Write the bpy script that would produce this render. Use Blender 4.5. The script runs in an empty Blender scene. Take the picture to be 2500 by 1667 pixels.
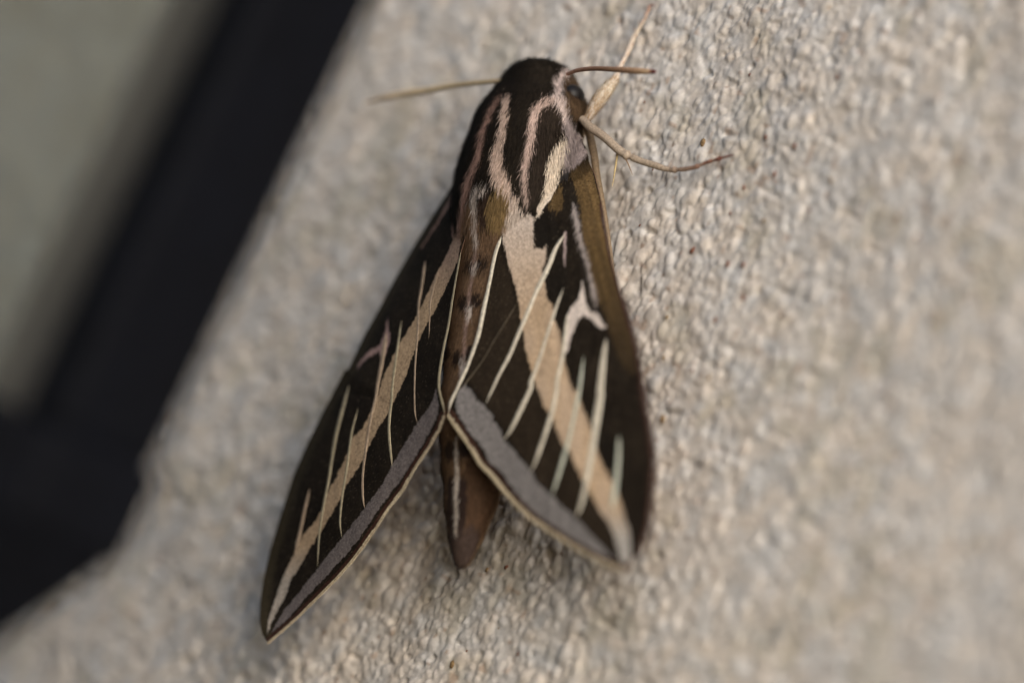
import bpy, math, random
import numpy as np
from mathutils import Vector, Matrix

rng = np.random.default_rng(7)
random.seed(7)
sc = bpy.context.scene
col = sc.collection

# ------------------------------------------------------------------ camera
# All lengths below are in millimetres (X along the wall, Y into the wall, Z up)
# and are scaled to metres when meshes are written.
MM = 0.001
AZ, ROLL, DIST, PX = math.radians(50), math.radians(25.5), 870.0, 0.031
F = np.array([-math.sin(AZ), math.cos(AZ), 0.0])
Rt = np.array([math.cos(AZ), math.sin(AZ), 0.0])
Up = np.array([0.0, 0.0, 1.0])
cr, sr = math.cos(ROLL), math.sin(ROLL)
XI = cr * Rt + sr * Up            # image right
YI = sr * Rt - cr * Up            # image down
P0 = np.array([0.0, -8.5, 0.0])   # where the wing corners meet over the abdomen
CAM = P0 - DIST * F - PX * ((1092 - 1250) * XI + (1008 - 833.5) * YI)

cam = bpy.data.cameras.new("camera")
cam.sensor_width = 22.3
cam.lens = DIST * 22.3 / (2500 * PX)
cam.clip_start, cam.clip_end = 0.01, 100.0
cam.dof.use_dof = True
cam.dof.focus_distance = 0.875
cam.dof.aperture_fstop = 6.2
camo = bpy.data.objects.new("camera", cam)
m = Matrix.Identity(4)
for i in range(3):
    m[i][0], m[i][1], m[i][2], m[i][3] = XI[i], -YI[i], -F[i], CAM[i] * MM
camo.matrix_world = m
col.objects.link(camo)
sc.camera = camo

# ------------------------------------------------------------------ sky, sun, exposure
SUN_EL, SUN_AZ = math.radians(33), math.radians(59)      # azimuth: right of the wall's normal
world = bpy.data.worlds.new("World")
sc.world = world
world.use_nodes = True
wn = world.node_tree
bg = wn.nodes["Background"]
sky = wn.nodes.new("ShaderNodeTexSky")
sky.sky_type = 'NISHITA'
sky.sun_disc = False
sky.sun_elevation = SUN_EL
sky.sun_rotation = math.pi - SUN_AZ
sky.air_density, sky.dust_density, sky.ozone_density = 1.0, 4.0, 0.8
wn.links.new(sky.outputs[0], bg.inputs[0])
bg.inputs[1].default_value = 0.13
sun = bpy.data.lights.new("sun", 'SUN')
sun.energy = 1.5
sun.angle = math.radians(50)
sun.color = (1.0, 0.985, 0.96)
suno = bpy.data.objects.new("sun", sun)
sdir = Vector((math.sin(SUN_AZ) * math.cos(SUN_EL), -math.cos(SUN_AZ) * math.cos(SUN_EL), math.sin(SUN_EL)))
suno.rotation_euler = (sdir).to_track_quat('Z', 'Y').to_euler()
suno.location = sdir * 0.6
col.objects.link(suno)
sc.view_settings.view_transform = 'Standard'
sc.view_settings.look = 'None'
sc.view_settings.gamma = 1.0
sc.view_settings.exposure = 0.35
sc.render.engine = 'CYCLES'
sc.cycles.use_denoising = True

# ------------------------------------------------------------------ helpers
def unproj(p, H):
    """image point(s) -> point(s) on the sheet H millimetres off the wall"""
    p = np.atleast_2d(np.asarray(p, float))
    H = np.broadcast_to(np.asarray(H, float), (len(p),))
    d = DIST * F + PX * ((p[:, :1] - 1250) * XI + (p[:, 1:] - 833.5) * YI)
    t = (-H - CAM[1]) / d[:, 1]
    return CAM + d * t[:, None]

def proj(P):
    d = np.atleast_2d(P) - CAM
    z = d @ F
    return np.stack([1250 + d @ XI / z * DIST / PX, 833.5 + d @ YI / z * DIST / PX], 1)

def dens(P, n, t=None):
    P = np.array(P, float)
    d = np.r_[0, np.cumsum(np.sqrt((np.diff(P, axis=0) ** 2).sum(1)))]
    t = np.linspace(0, 1, n) if t is None else t
    return np.stack([np.interp(t * d[-1], d, P[:, k]) for k in range(P.shape[1])], 1)

def smooth(P, n):
    """resample with Catmull-Rom through the points"""
    P = np.array(P, float)
    Q = np.vstack([2 * P[0] - P[1], P, 2 * P[-1] - P[-2]])
    out = []
    k = max(4, int(4 * n / len(P)))
    for i in range(len(P) - 1):
        p0, p1, p2, p3 = Q[i:i + 4]
        for t in np.linspace(0, 1, k, endpoint=False):
            out.append(0.5 * (2 * p1 + (p2 - p0) * t + (2 * p0 - 5 * p1 + 4 * p2 - p3) * t * t + (3 * p1 - p0 - 3 * p2 + p3) * t ** 3))
    out.append(P[-1])
    return dens(out, n)

def h2(ix, iy, s=0):
    ix = ix.astype(np.int64); iy = iy.astype(np.int64)
    h = (ix * 374761393 + iy * 668265263 + s * 1442695041) & 0xFFFFFFFF
    h = ((h ^ (h >> 13)) * 1274126177) & 0xFFFFFFFF
    return ((h ^ (h >> 16)) & 0xFFFFFF) / float(0xFFFFFF)

def vnoise(x, y, s=0):
    ix, iy = np.floor(x), np.floor(y)
    fx, fy = x - ix, y - iy
    fx = fx * fx * (3 - 2 * fx); fy = fy * fy * (3 - 2 * fy)
    a = h2(ix, iy, s); b = h2(ix + 1, iy, s); c = h2(ix, iy + 1, s); d = h2(ix + 1, iy + 1, s)
    return (a + (b - a) * fx) * (1 - fy) + (c + (d - c) * fx) * fy

def inside(poly, X, Y):
    poly = np.asarray(poly, float)
    r = np.zeros(X.shape, bool)
    m_ = (X >= poly[:, 0].min()) & (X <= poly[:, 0].max()) & (Y >= poly[:, 1].min()) & (Y <= poly[:, 1].max())
    x, y = X[m_], Y[m_]
    q = np.zeros(x.shape, bool)
    for (x0, y0), (x1, y1) in zip(poly, np.roll(poly, -1, 0)):
        if y0 == y1:
            continue
        c = (y0 > y) != (y1 > y)
        q ^= c & (x < (x1 - x0) * (y - y0) / (y1 - y0) + x0)
    r[m_] = q
    return r

def linedist(pl, X, Y, wid):
    """smallest (distance - halfwidth) to a polyline whose width runs over wid"""
    pl = np.asarray(pl, float)
    w = np.interp(np.linspace(0, 1, len(pl)), np.linspace(0, 1, len(wid)), wid) / 2
    best = np.full(X.shape, 1e9)
    for i in range(len(pl) - 1):
        a, b = pl[i], pl[i + 1]
        d = b - a
        t = np.clip(((X - a[0]) * d[0] + (Y - a[1]) * d[1]) / (d @ d + 1e-9), 0, 1)
        r = np.hypot(X - a[0] - t * d[0], Y - a[1] - t * d[1]) - (w[i] + (w[i + 1] - w[i]) * t)
        np.minimum(best, r, out=best)
    return best

def lin(c):
    c = np.asarray(c, float) / 255
    return np.where(c < .04045, c / 12.92, ((c + .055) / 1.055) ** 2.4)

def link(name, mesh, parent=None, **props):
    o = bpy.data.objects.new(name, mesh)
    col.objects.link(o)
    o.parent = parent
    for k, v in props.items():
        o[k] = v
    return o

def mesh_np(name, V, Fa, mat, colr=None, smooth_shade=True):
    """vertices in mm, faces as an (n,4) or (n,3) array or a list, optional linear rgb per vertex"""
    me = bpy.data.meshes.new(name)
    V = np.asarray(V, np.float64) * MM
    if isinstance(Fa, np.ndarray):
        n, k = Fa.shape
        me.vertices.add(len(V)); me.vertices.foreach_set("co", V.astype(np.float32).ravel())
        me.loops.add(n * k); me.loops.foreach_set("vertex_index", Fa.astype(np.int32).ravel())
        me.polygons.add(n); me.polygons.foreach_set("loop_start", np.arange(0, n * k, k, dtype=np.int32))
        me.update(calc_edges=True)
    else:
        me.from_pydata(V.tolist(), [], Fa)
    me.polygons.foreach_set("use_smooth", np.full(len(me.polygons), smooth_shade))
    if colr is not None:
        at = me.color_attributes.new("pigment", 'FLOAT_COLOR', 'POINT')
        c = np.ones((len(V), 4), np.float32); c[:, :3] = colr
        at.data.foreach_set("color", c.ravel())
    if mat:
        me.materials.append(mat)
    me.validate()
    return me

def grid_faces(nu, nv, wrap=False):
    i, j = np.meshgrid(np.arange(nu - 1), np.arange(nv if wrap else nv - 1), indexing='ij')
    j2 = (j + 1) % nv
    return np.stack([i * nv + j, i * nv + j2, (i + 1) * nv + j2, (i + 1) * nv + j], -1).reshape(-1, 4)

def tube(P, rad, n=10, flat=None):
    """closed tapering tube along P (mm); returns vertices and quads + cap tris"""
    P = np.asarray(P, float); N = len(P)
    T = np.gradient(P, axis=0); T /= np.linalg.norm(T, axis=1)[:, None]
    ref = np.array([0.0, -1.0, 0.0]) + 0.01 * np.array([1, 0, 1])
    A = np.cross(T, ref); A /= np.linalg.norm(A, axis=1)[:, None]
    B = np.cross(A, T)
    th = np.linspace(0, 2 * np.pi, n, endpoint=False)
    rad = np.interp(np.linspace(0, 1, N), np.linspace(0, 1, len(rad)), rad)
    fl = 1.0 if flat is None else flat
    V = P[:, None] + rad[:, None, None] * (np.cos(th)[None, :, None] * A[:, None] + fl * np.sin(th)[None, :, None] * B[:, None])
    V = V.reshape(-1, 3)
    Fa = grid_faces(N, n, True).tolist()
    V = np.vstack([V, P[0], P[-1]])
    for k in range(n):
        Fa.append([N * n, k, (k + 1) % n])
        Fa.append([N * n + 1, (N - 1) * n + (k + 1) % n, (N - 1) * n + k])
    return V, Fa

def ribbons(root, d, nrm, length, width, colr, curl=0.0):
    """tapering two-segment hairs: 5 vertices, 3 triangles each"""
    N = len(root)
    d = d / np.linalg.norm(d, axis=1)[:, None]
    side = np.cross(d, nrm); side /= np.linalg.norm(side, axis=1)[:, None] + 1e-9
    L = length[:, None]; w = width[:, None] / 2
    mid = root + d * L * .5
    tip = root + d * L - nrm * (curl * L)
    V = np.stack([root - side * w, root + side * w, mid - side * w * .8, mid + side * w * .8, tip], 1).reshape(-1, 3)
    b = (np.arange(N) * 5)[:, None]
    Fa = np.concatenate([b + [0, 1, 3], b + [0, 3, 2], b + [2, 3, 4]], 0)
    C = np.repeat(colr, 5, 0)
    return V, Fa, C

# ------------------------------------------------------------------ materials
def new_mat(name):
    mt = bpy.data.materials.new(name); mt.use_nodes = True
    return mt, mt.node_tree, mt.node_tree.nodes["Principled BSDF"]

def pigment_mat(name, rough=.75, spec=.25, sheen=.0, nscale=9000, amount=.35, bump=.25):
    mt, nt, b = new_mat(name)
    a = nt.nodes.new("ShaderNodeVertexColor"); a.layer_name = "pigment"
    tc = nt.nodes.new("ShaderNodeTexCoord")
    n = nt.nodes.new("ShaderNodeTexNoise"); n.inputs["Scale"].default_value = nscale; n.inputs["Detail"].default_value = 3
    nt.links.new(tc.outputs["Object"], n.inputs["Vector"])
    r = nt.nodes.new("ShaderNodeMapRange")
    r.inputs[1].default_value, r.inputs[2].default_value = .3, .7
    r.inputs[3].default_value, r.inputs[4].default_value = 1 - amount, 1 + amount
    nt.links.new(n.outputs[0], r.inputs[0])
    mx = nt.nodes.new("ShaderNodeVectorMath"); mx.operation = 'SCALE'
    nt.links.new(a.outputs[0], mx.inputs[0]); nt.links.new(r.outputs[0], mx.inputs["Scale"])
    nt.links.new(mx.outputs[0], b.inputs["Base Color"])
    bp = nt.nodes.new("ShaderNodeBump"); bp.inputs["Strength"].default_value = bump; bp.inputs["Distance"].default_value = .00006
    nt.links.new(n.outputs[0], bp.inputs["Height"]); nt.links.new(bp.outputs[0], b.inputs["Normal"])
    b.inputs["Roughness"].default_value = rough
    b.inputs["Specular IOR Level"].default_value = spec
    b.inputs["Sheen Weight"].default_value = sheen
    b.inputs["Sheen Roughness"].default_value = .5
    return mt

def plain_mat(name, rgb, rough=.6, spec=.3, nscale=3000, var=.25):
    mt, nt, b = new_mat(name)
    tc = nt.nodes.new("ShaderNodeTexCoord")
    n = nt.nodes.new("ShaderNodeTexNoise"); n.inputs["Scale"].default_value = nscale; n.inputs["Detail"].default_value = 4
    nt.links.new(tc.outputs["Object"], n.inputs["Vector"])
    cr_ = nt.nodes.new("ShaderNodeValToRGB")
    cr_.color_ramp.elements[0].position, cr_.color_ramp.elements[1].position = .3, .7
    cr_.color_ramp.elements[0].color = (*[c * (1 - var) for c in rgb], 1)
    cr_.color_ramp.elements[1].color = (*[min(1, c * (1 + var)) for c in rgb], 1)
    nt.links.new(n.outputs[0], cr_.inputs[0]); nt.links.new(cr_.outputs[0], b.inputs["Base Color"])
    b.inputs["Roughness"].default_value = rough
    b.inputs["Specular IOR Level"].default_value = spec
    return mt

M_WALL = pigment_mat("stucco_paint", rough=.85, spec=.2, nscale=2600, amount=.10, bump=.5)
M_WING = pigment_mat("wing_scales", rough=.8, spec=.06, sheen=.0, nscale=5500, amount=.35, bump=.4)
M_FUR = pigment_mat("fur", rough=.75, spec=.1, nscale=4000, amount=.25, bump=0)
M_LEG = pigment_mat("leg_scales", rough=.65, spec=.3, nscale=7000, amount=.3)
M_EYE = plain_mat("eye_black", (.006, .005, .005), rough=.45, spec=.3)
M_BLACK = plain_mat("black_painted_metal", (.0018, .0024, .0046), rough=.6, spec=.1, nscale=400, var=.3)
M_GRIT = plain_mat("rusty_grit", (.16, .07, .045), rough=.8, nscale=2500, var=.5)
M_GRIT2 = plain_mat("ochre_grit", (.20, .13, .06), rough=.8, nscale=2500, var=.4)

def pane_mat():
    mt, nt, b = new_mat("dusty_grey_glass")
    out = nt.nodes["Material Output"]
    tr = nt.nodes.new("ShaderNodeBsdfTransparent"); tr.inputs[0].default_value = (.84, .86, .84, 1)
    n = nt.nodes.new("ShaderNodeTexNoise"); n.inputs["Scale"].default_value = 60; n.inputs["Detail"].default_value = 5
    tc = nt.nodes.new("ShaderNodeTexCoord"); nt.links.new(tc.outputs["Object"], n.inputs["Vector"])
    r = nt.nodes.new("ShaderNodeMapRange"); r.inputs[3].default_value, r.inputs[4].default_value = .10, .20
    nt.links.new(n.outputs[0], r.inputs[0])
    b.inputs["Base Color"].default_value = (.24, .24, .225, 1); b.inputs["Roughness"].default_value = .35
    mx = nt.nodes.new("ShaderNodeMixShader")
    nt.links.new(r.outputs[0], mx.inputs[0]); nt.links.new(tr.outputs[0], mx.inputs[1]); nt.links.new(b.outputs[0], mx.inputs[2])
    nt.links.new(mx.outputs[0], out.inputs[0])
    return mt
M_PANE = pane_mat()

# ------------------------------------------------------------------ the stucco wall
def axis(parts):
    out = []
    for a, b, s in parts:
        out.append(np.arange(a, b, s))
    return np.concatenate(out + [[parts[-1][1]]])

def domes(X, Z, cell, s, keep, rmin, rmax, jitter=1.0):
    """rounded grains scattered on a jittered lattice: relief, tint of the grain on top"""
    gx, gz = np.floor(X / cell), np.floor(Z / cell)
    H = np.zeros_like(X); G = np.full_like(X, .4)
    for dx in (-1, 0, 1):
        for dz in (-1, 0, 1):
            ix, iz = gx + dx, gz + dz
            cx = (ix + .5 + jitter * (h2(ix, iz, s) - .5)) * cell
            cz = (iz + .5 + jitter * (h2(ix, iz, s + 1) - .5)) * cell
            r = cell * (rmin + (rmax - rmin) * h2(ix, iz, s + 2) ** 1.6)
            el = .8 + .4 * h2(ix, iz, s + 5)
            an = h2(ix, iz, s + 6) * math.pi
            ux, uz = X - cx, Z - cz
            a = (ux * np.cos(an) + uz * np.sin(an)) * el; b = (-ux * np.sin(an) + uz * np.cos(an)) / el
            q = (a * a + b * b) / (r * r)
            h = r * (.45 + .55 * h2(ix, iz, s + 3)) * np.clip(1 - q, 0, 1) ** .7 * (h2(ix, iz, s + 7) < keep)
            G = np.where(h > H, h2(ix, iz, s + 4), G)
            H = np.maximum(H, h)
    return H, G

def wall_height(X, Z):
    wx = X + .12 * (vnoise(X * 1.7, Z * 1.7, 40) - .5) + .10 * (vnoise(X * 4, Z * 4, 41) - .5)
    wz = Z + .12 * (vnoise(X * 1.7, Z * 1.7, 42) - .5) + .10 * (vnoise(X * 4, Z * 4, 43) - .5)
    A, ga = domes(wx, wz, 1.25, 1, .75, .28, .62)
    B, gb = domes(wx + .3, wz + 7.1, .66, 21, .8, .3, .6)
    C, gc = domes(wx, wz, .34, 31, .7, .3, .6)
    big = vnoise(X * .16, Z * .16, 50) * .9 + vnoise(X * .4, Z * .4, 51) * .6
    rough = vnoise(X * .09 + 3, Z * .09, 55)
    h = (.32 + .14 * rough) * np.maximum(A, .85 * B) + .15 * B + .22 * C + .35 * big - .4
    pit = np.clip((vnoise(X * 1.1, Z * 1.1, 53) - .80) / .1, 0, 1) * .25
    fine = .04 * (vnoise(X * 7, Z * 7, 52) - .5)
    g = np.where(A > .85 * B, ga, gb)
    return h + fine - pit, g, gb, A, B

xs = axis([(-330, -130, 4), (-130, -90, .8), (-90, -30, .3), (-30, 48, .14), (48, 82, .2), (82, 120, .6), (120, 330, 4)])
zs = axis([(-260, -90, 4), (-90, -56, .6), (-56, 62, .155), (62, 100, .6), (100, 260, 4)])
GX, GZ = np.meshgrid(xs, zs, indexing='ij')
WH, ga, gb, WA, WB = wall_height(GX.ravel(), GZ.ravel())
x, z = GX.ravel(), GZ.ravel()
V = np.stack([x, -WH, z], 1)
tint = .80 + .34 * ga
base = np.array([.525, .495, .455])
C = base * tint[:, None]
# warm and cool patches of the paint, and faint olive weathering stains
warm = vnoise(x * .8, z * .8, 60)[:, None]
C = C * (1 + (warm - .5) * np.array([.12, .02, -.10]))
st = np.clip((vnoise(x * .22, z * .22, 61) * .6 + vnoise(x * .7, z * .7, 62) * .4 - .60) / .16, 0, 1)[:, None] * .34
C = C * (1 - st) + np.array([.30, .265, .175]) * st
dq = unproj([(960, 1330)], 0)[0]      # brownish weathered patch below the far wing
db = np.exp(-((x - dq[0]) / 9) ** 2 - ((z - dq[2]) / 6) ** 2) * np.clip((vnoise(x * .9, z * .9, 64) - .3) / .4, 0, 1)
db = db[:, None] * .45
C = C * (1 - db) + np.array([.29, .235, .17]) * db
sp = np.clip((vnoise(x * 1.4, z * 1.4, 63) - .86) / .06, 0, 1)[:, None] * .5
C = C * (1 - sp) + np.array([.27, .17, .11]) * sp
wall = link("wall", mesh_np("wall", V, grid_faces(len(xs), len(zs)), M_WALL, C), kind="structure",
            label="pale beige rough stucco wall with rounded grains", category="wall")
del GX, GZ, V, C

# rusty and ochre grit caught in the stucco: small chips, each a part of the wall
def chip_mesh(name, mat, seed):
    r = np.random.default_rng(seed)
    t = (1 + 5 ** .5) / 2
    v = np.array([(-1, t, 0), (1, t, 0), (-1, -t, 0), (1, -t, 0), (0, -1, t), (0, 1, t), (0, -1, -t), (0, 1, -t), (t, 0, -1), (t, 0, 1), (-t, 0, -1), (-t, 0, 1)]) / 1.9
    v = v * (.75 + .5 * r.random((12, 1))) * np.array([.8, .7, 1.25])
    f = [(0, 11, 5), (0, 5, 1), (0, 1, 7), (0, 7, 10), (0, 10, 11), (1, 5, 9), (5, 11, 4), (11, 10, 2), (10, 7, 6), (7, 1, 8), (3, 9, 4), (3, 4, 2), (3, 2, 6), (3, 6, 8), (3, 8, 9), (4, 9, 5), (2, 4, 11), (6, 2, 10), (8, 6, 7), (9, 8, 1)]
    return mesh_np(name, v, [list(q) for q in f], mat)
chips = [chip_mesh("grit", M_GRIT, 1), chip_mesh("grit", M_GRIT, 2), chip_mesh("grit", M_GRIT2, 3), chip_mesh("grit", M_GRIT2, 4)]
grit_px = [(2044, 188, 7, 0), (1716, 348, 12, 2), (1690, 612, 10, 1), (1870, 335, 7, 0), (1940, 358, 8, 1), (1892, 425, 9, 0), (1818, 460, 7, 1),
           (1777, 645, 9, 0), (1815, 647, 8, 1), (1814, 726, 9, 0), (1620, 1022, 12, 2), (1905, 770, 8, 1), (1782, 520, 5, 0), (1865, 538, 6, 2),
           (1631, 775, 6, 2), (1450, 445, 6, 0), (1830, 183, 5, 1), (1238, 1385, 7, 1), (1105, 1620, 11, 2), (1265, 1592, 7, 0), (1370, 1350, 6, 1),
           (2030, 440, 8, 2), (1660, 1190, 7, 2), (1690, 905, 6, 0), (1575, 250, 4, 0), (2190, 530, 9, 2), (2240, 580, 9, 1)]
for k in range(34):
    grit_px.append((rng.uniform(1000, 2450), rng.uniform(30, 1640), rng.uniform(3, 6.5), int(rng.integers(0, 4))))
for (px_, py_, r_, kk) in grit_px:
    p = unproj([(px_, py_)], .1)[0]
    hgt = wall_height(np.array([p[0]]), np.array([p[2]]))[0][0]
    p = unproj([(px_, py_)], hgt)[0]
    hgt = wall_height(np.array([p[0]]), np.array([p[2]]))[0][0]
    o = link("grit", chips[kk], wall)
    o.location = Vector((p[0], -hgt - .02, p[2])) * MM
    s_ = r_ * PX
    o.scale = (s_, s_ * .6, s_)
    o.rotation_euler = (0, random.uniform(-.6, .6), 0)

# ------------------------------------------------------------------ the lantern in front
def box_v(x0, x1, y0, y1, z0, z1):
    v = [(x0, y0, z0), (x1, y0, z0), (x1, y1, z0), (x0, y1, z0), (x0, y0, z1), (x1, y0, z1), (x1, y1, z1), (x0, y1, z1)]
    f = [(0, 3, 2, 1), (4, 5, 6, 7), (0, 1, 5, 4), (1, 2, 6, 5), (2, 3, 7, 6), (3, 0, 4, 7)]
    return v, f

def bevel_obj(o, w):
    b = o.modifiers.new("bevel", 'BEVEL'); b.width = w * MM; b.segments = 3
    return o

LZ = 813.0     # how far the lantern's rear post stands from the lens
def at_depth(p, zz):
    return CAM + zz * F + zz / DIST * PX * ((p[0] - 1250) * XI + (p[1] - 833.5) * YI)
pc = at_depth((446, 500), LZ)           # centre of the post
pr = at_depth((110, 1020), LZ)          # the rail's upper edge
pb = at_depth((250, 1375), LZ)          # where the base starts to taper
LW, PW = 52.0, 10.2                      # lantern width, post width
LX1, LY1 = pc[0] + PW * .40, pc[1] + PW * .5
LX0, LY0 = LX1 - LW, LY1 - LW
ZR, ZB = pr[2], pb[2]
ZT = ZR + 50
lan = bpy.data.objects.new("lantern", None); col.objects.link(lan)
lan.location = Vector(((LX0 + LX1) / 2, (LY0 + LY1) / 2, ZB)) * MM
lan["label"] = "black metal lantern with tapered base and dusty grey glass panes jutting before the wall"
lan["category"] = "lantern"
LOC = np.array([(LX0 + LX1) / 2, (LY0 + LY1) / 2, ZB])
def lbox(name, b, mat, bev=0, parent=None):
    v, f = box_v(*b)
    o = link(name, mesh_np(name, np.array(v) - LOC, [list(q) for q in f], mat, smooth_shade=False), parent or lan)
    return bevel_obj(o, bev) if bev else o
for (xa, ya) in ((LX1 - PW, LY1 - PW), (LX0, LY1 - PW), (LX1 - PW, LY0), (LX0, LY0)):
    lbox("post", (xa, xa + PW, ya, ya + PW, ZR - .5, ZT), M_BLACK, 1.2)
for zz0, zz1 in ((ZB, ZR), (ZT - 1, ZT + 7)):
    lbox("rail", (LX0 - .6, LX1 + .6, LY0 - .6, LY0 + PW, zz0, zz1), M_BLACK, 1.0)
    lbox("rail", (LX0 - .6, LX1 + .6, LY1 - PW, LY1 + .6, zz0, zz1), M_BLACK, 1.0)
    lbox("rail", (LX0 - .59, LX0 + PW, LY0 + PW - .3, LY1 - PW + .3, zz0 + .01, zz1 - .01), M_BLACK, 1.0)
    lbox("rail", (LX1 - PW, LX1 + .59, LY0 + PW - .3, LY1 - PW + .3, zz0 + .01, zz1 - .01), M_BLACK, 1.0)
for b in ((LX1 - PW / 2 - 1, LX1 - PW / 2 + 1, LY0 + 3, LY1 - 3), (LX0 + PW / 2 - 1, LX0 + PW / 2 + 1, LY0 + 3, LY1 - 3),
          (LX0 + 3, LX1 - 3, LY0 + PW / 2 - 1, LY0 + PW / 2 + 1), (LX0 + 3, LX1 - 3, LY1 - PW / 2 - 1, LY1 - PW / 2 + 1)):
    lbox("pane", (*b, ZR - 2, ZT + 1), M_PANE)
def frustum(name, rings, mat, bev=0):
    cx, cy = (LX0 + LX1) / 2, (LY0 + LY1) / 2
    v, f = [], []
    for zz, hw in rings:
        v += [(cx - hw, cy - hw, zz), (cx + hw, cy - hw, zz), (cx + hw, cy + hw, zz), (cx - hw, cy + hw, zz)]
    for i in range(len(rings) - 1):
        for k in range(4):
            f.append([i * 4 + k, i * 4 + (k + 1) % 4, i * 4 + 4 + (k + 1) % 4, i * 4 + 4 + k])
    f.append([3, 2, 1, 0]); n = len(v); f.append([n - 4, n - 3, n - 2, n - 1])
    o = link(name, mesh_np(name, np.array(v) - LOC, f, mat, smooth_shade=False), lan)
    return bevel_obj(o, bev) if bev else o
frustum("base", [(ZB - 30, 13), (ZB - 28.5, 14.5), (ZB + .3, LW / 2 + .3)], M_BLACK, 1.0)
frustum("finial", [(ZB - 42, 2), (ZB - 38, 4), (ZB - 34, 4), (ZB - 29.8, 2.5)], M_BLACK, 1.0)
frustum("roof", [(ZT + 6.8, LW / 2 + 3), (ZT + 10, LW / 2 + 3), (ZT + 24, 7), (ZT + 28, 5)], M_BLACK, 1.0)
lbox("hanger", ((LX0 + LX1) / 2 - 3, (LX0 + LX1) / 2 + 3, (LY0 + LY1) / 2 - 3, (LY0 + LY1) / 2 + 3, ZT + 27, ZT + 86), M_BLACK, 1.0)
lbox("bracket", ((LX0 + LX1) / 2 - 3.4, (LX0 + LX1) / 2 + 3.4, (LY0 + LY1) / 2 - 3.4, -2.0, ZT + 85.5, ZT + 93), M_BLACK, 1.0)
lbox("wall_plate", (LX0 + 8, LX0 + 44, -6, 1.0, ZT + 62, ZT + 116), M_BLACK, 2.0)

# ------------------------------------------------------------------ the moth: traced outlines and markings
def crop(ox, oy, s):
    return lambda *pts: [(ox + a / s, oy + b / s) for a, b in pts]
c1 = crop(1050, 100, 2.94); c2 = crop(1000, 500, 3.135); c3 = crop(1000, 900, 2.851)
c4 = crop(600, 900, 2.24); c5 = crop(800, 400, 2.613)
PHI = math.radians(25.5)                       # lean of the body axis on the wall
AXT = np.array([math.sin(PHI), 0, -math.cos(PHI)])    # along the body, towards the tail
AXL = np.array([math.cos(PHI), 0, math.sin(PHI)])     # across the body
AXN = np.array([0, -1.0, 0])                          # away from the wall
def body_pt(T, l, H):
    T, l, H = np.broadcast_arrays(T, l, H)
    return T[..., None] * AXT + l[..., None] * AXL + H[..., None] * AXN

K = 1.28
def pig(*rgb):
    return lin(rgb) * K
BLACK, BROWN, DARK = pig(23, 20, 16) * .75, pig(41, 34, 26) * .8, pig(31, 26, 20) * .75
TAN, CREAM, PINK, LILAC = pig(152, 131, 106), pig(166, 153, 137), pig(164, 145, 132), pig(148, 139, 135)
GREYM, OLIVE, ABD, WHITE = pig(106, 103, 102), pig(84, 67, 42), pig(98, 78, 60), pig(172, 163, 155)
VEIN = pig(174, 168, 153)

# right wing ---------------------------------------------------------
R_costa = [(1380, 330)] + c1((1100, 790), (1180, 960)) + c2((1470, 0), (1530, 370), (1620, 700), (1680, 900), (1740, 1150), (1790, 1450)) + \
    c3((1630, 220), (1670, 450), (1690, 640), (1680, 850), (1650, 1100), (1590, 1290), (1500, 1395))
R_inner = [(1290, 420), (1250, 500)] + c2((705, 235), (655, 380), (610, 600), (560, 830), (530, 980), (495, 1090), (440, 1240), (370, 1390)) + \
    c3((420, 10), (340, 130), (285, 230), (266, 290))
R_trail = c3((272, 315), (310, 375), (370, 463), (440, 560), (490, 650), (580, 742), (660, 842), (740, 930), (860, 1042), (980, 1122), (1100, 1202), (1220, 1272), (1340, 1333), (1500, 1395))
R_costaH = [(330, 4.6), (370, 4.0), (430, 3.9), (620, 4.4), (900, 4.8), (1100, 4.8), (1395, 4.7)]
# left wing
L_costa = [(1160, 390)] + c5((836, 76), (760, 190), (650, 360), (540, 540), (430, 730), (330, 920), (240, 1080), (140, 1290), (60, 1430)) + \
    c4((545, 0), (430, 220), (340, 400), (260, 580), (190, 800), (130, 1000), (95, 1150), (78, 1280), (75, 1380), (90, 1450), (120, 1497))
L_inner = [(1178, 440), (1158, 510)] + c5((850, 560), (820, 720), (790, 900), (770, 1030), (740, 1170), (715, 1320), (710, 1430), (740, 1560)) + c4((1080, 190), (1087, 240))
L_trail = c4((1085, 255), (1060, 330), (1000, 430), (920, 550), (860, 660), (780, 760), (710, 870), (640, 970), (580, 1050), (500, 1140), (400, 1240), (290, 1350), (200, 1430), (120, 1497))

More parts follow.
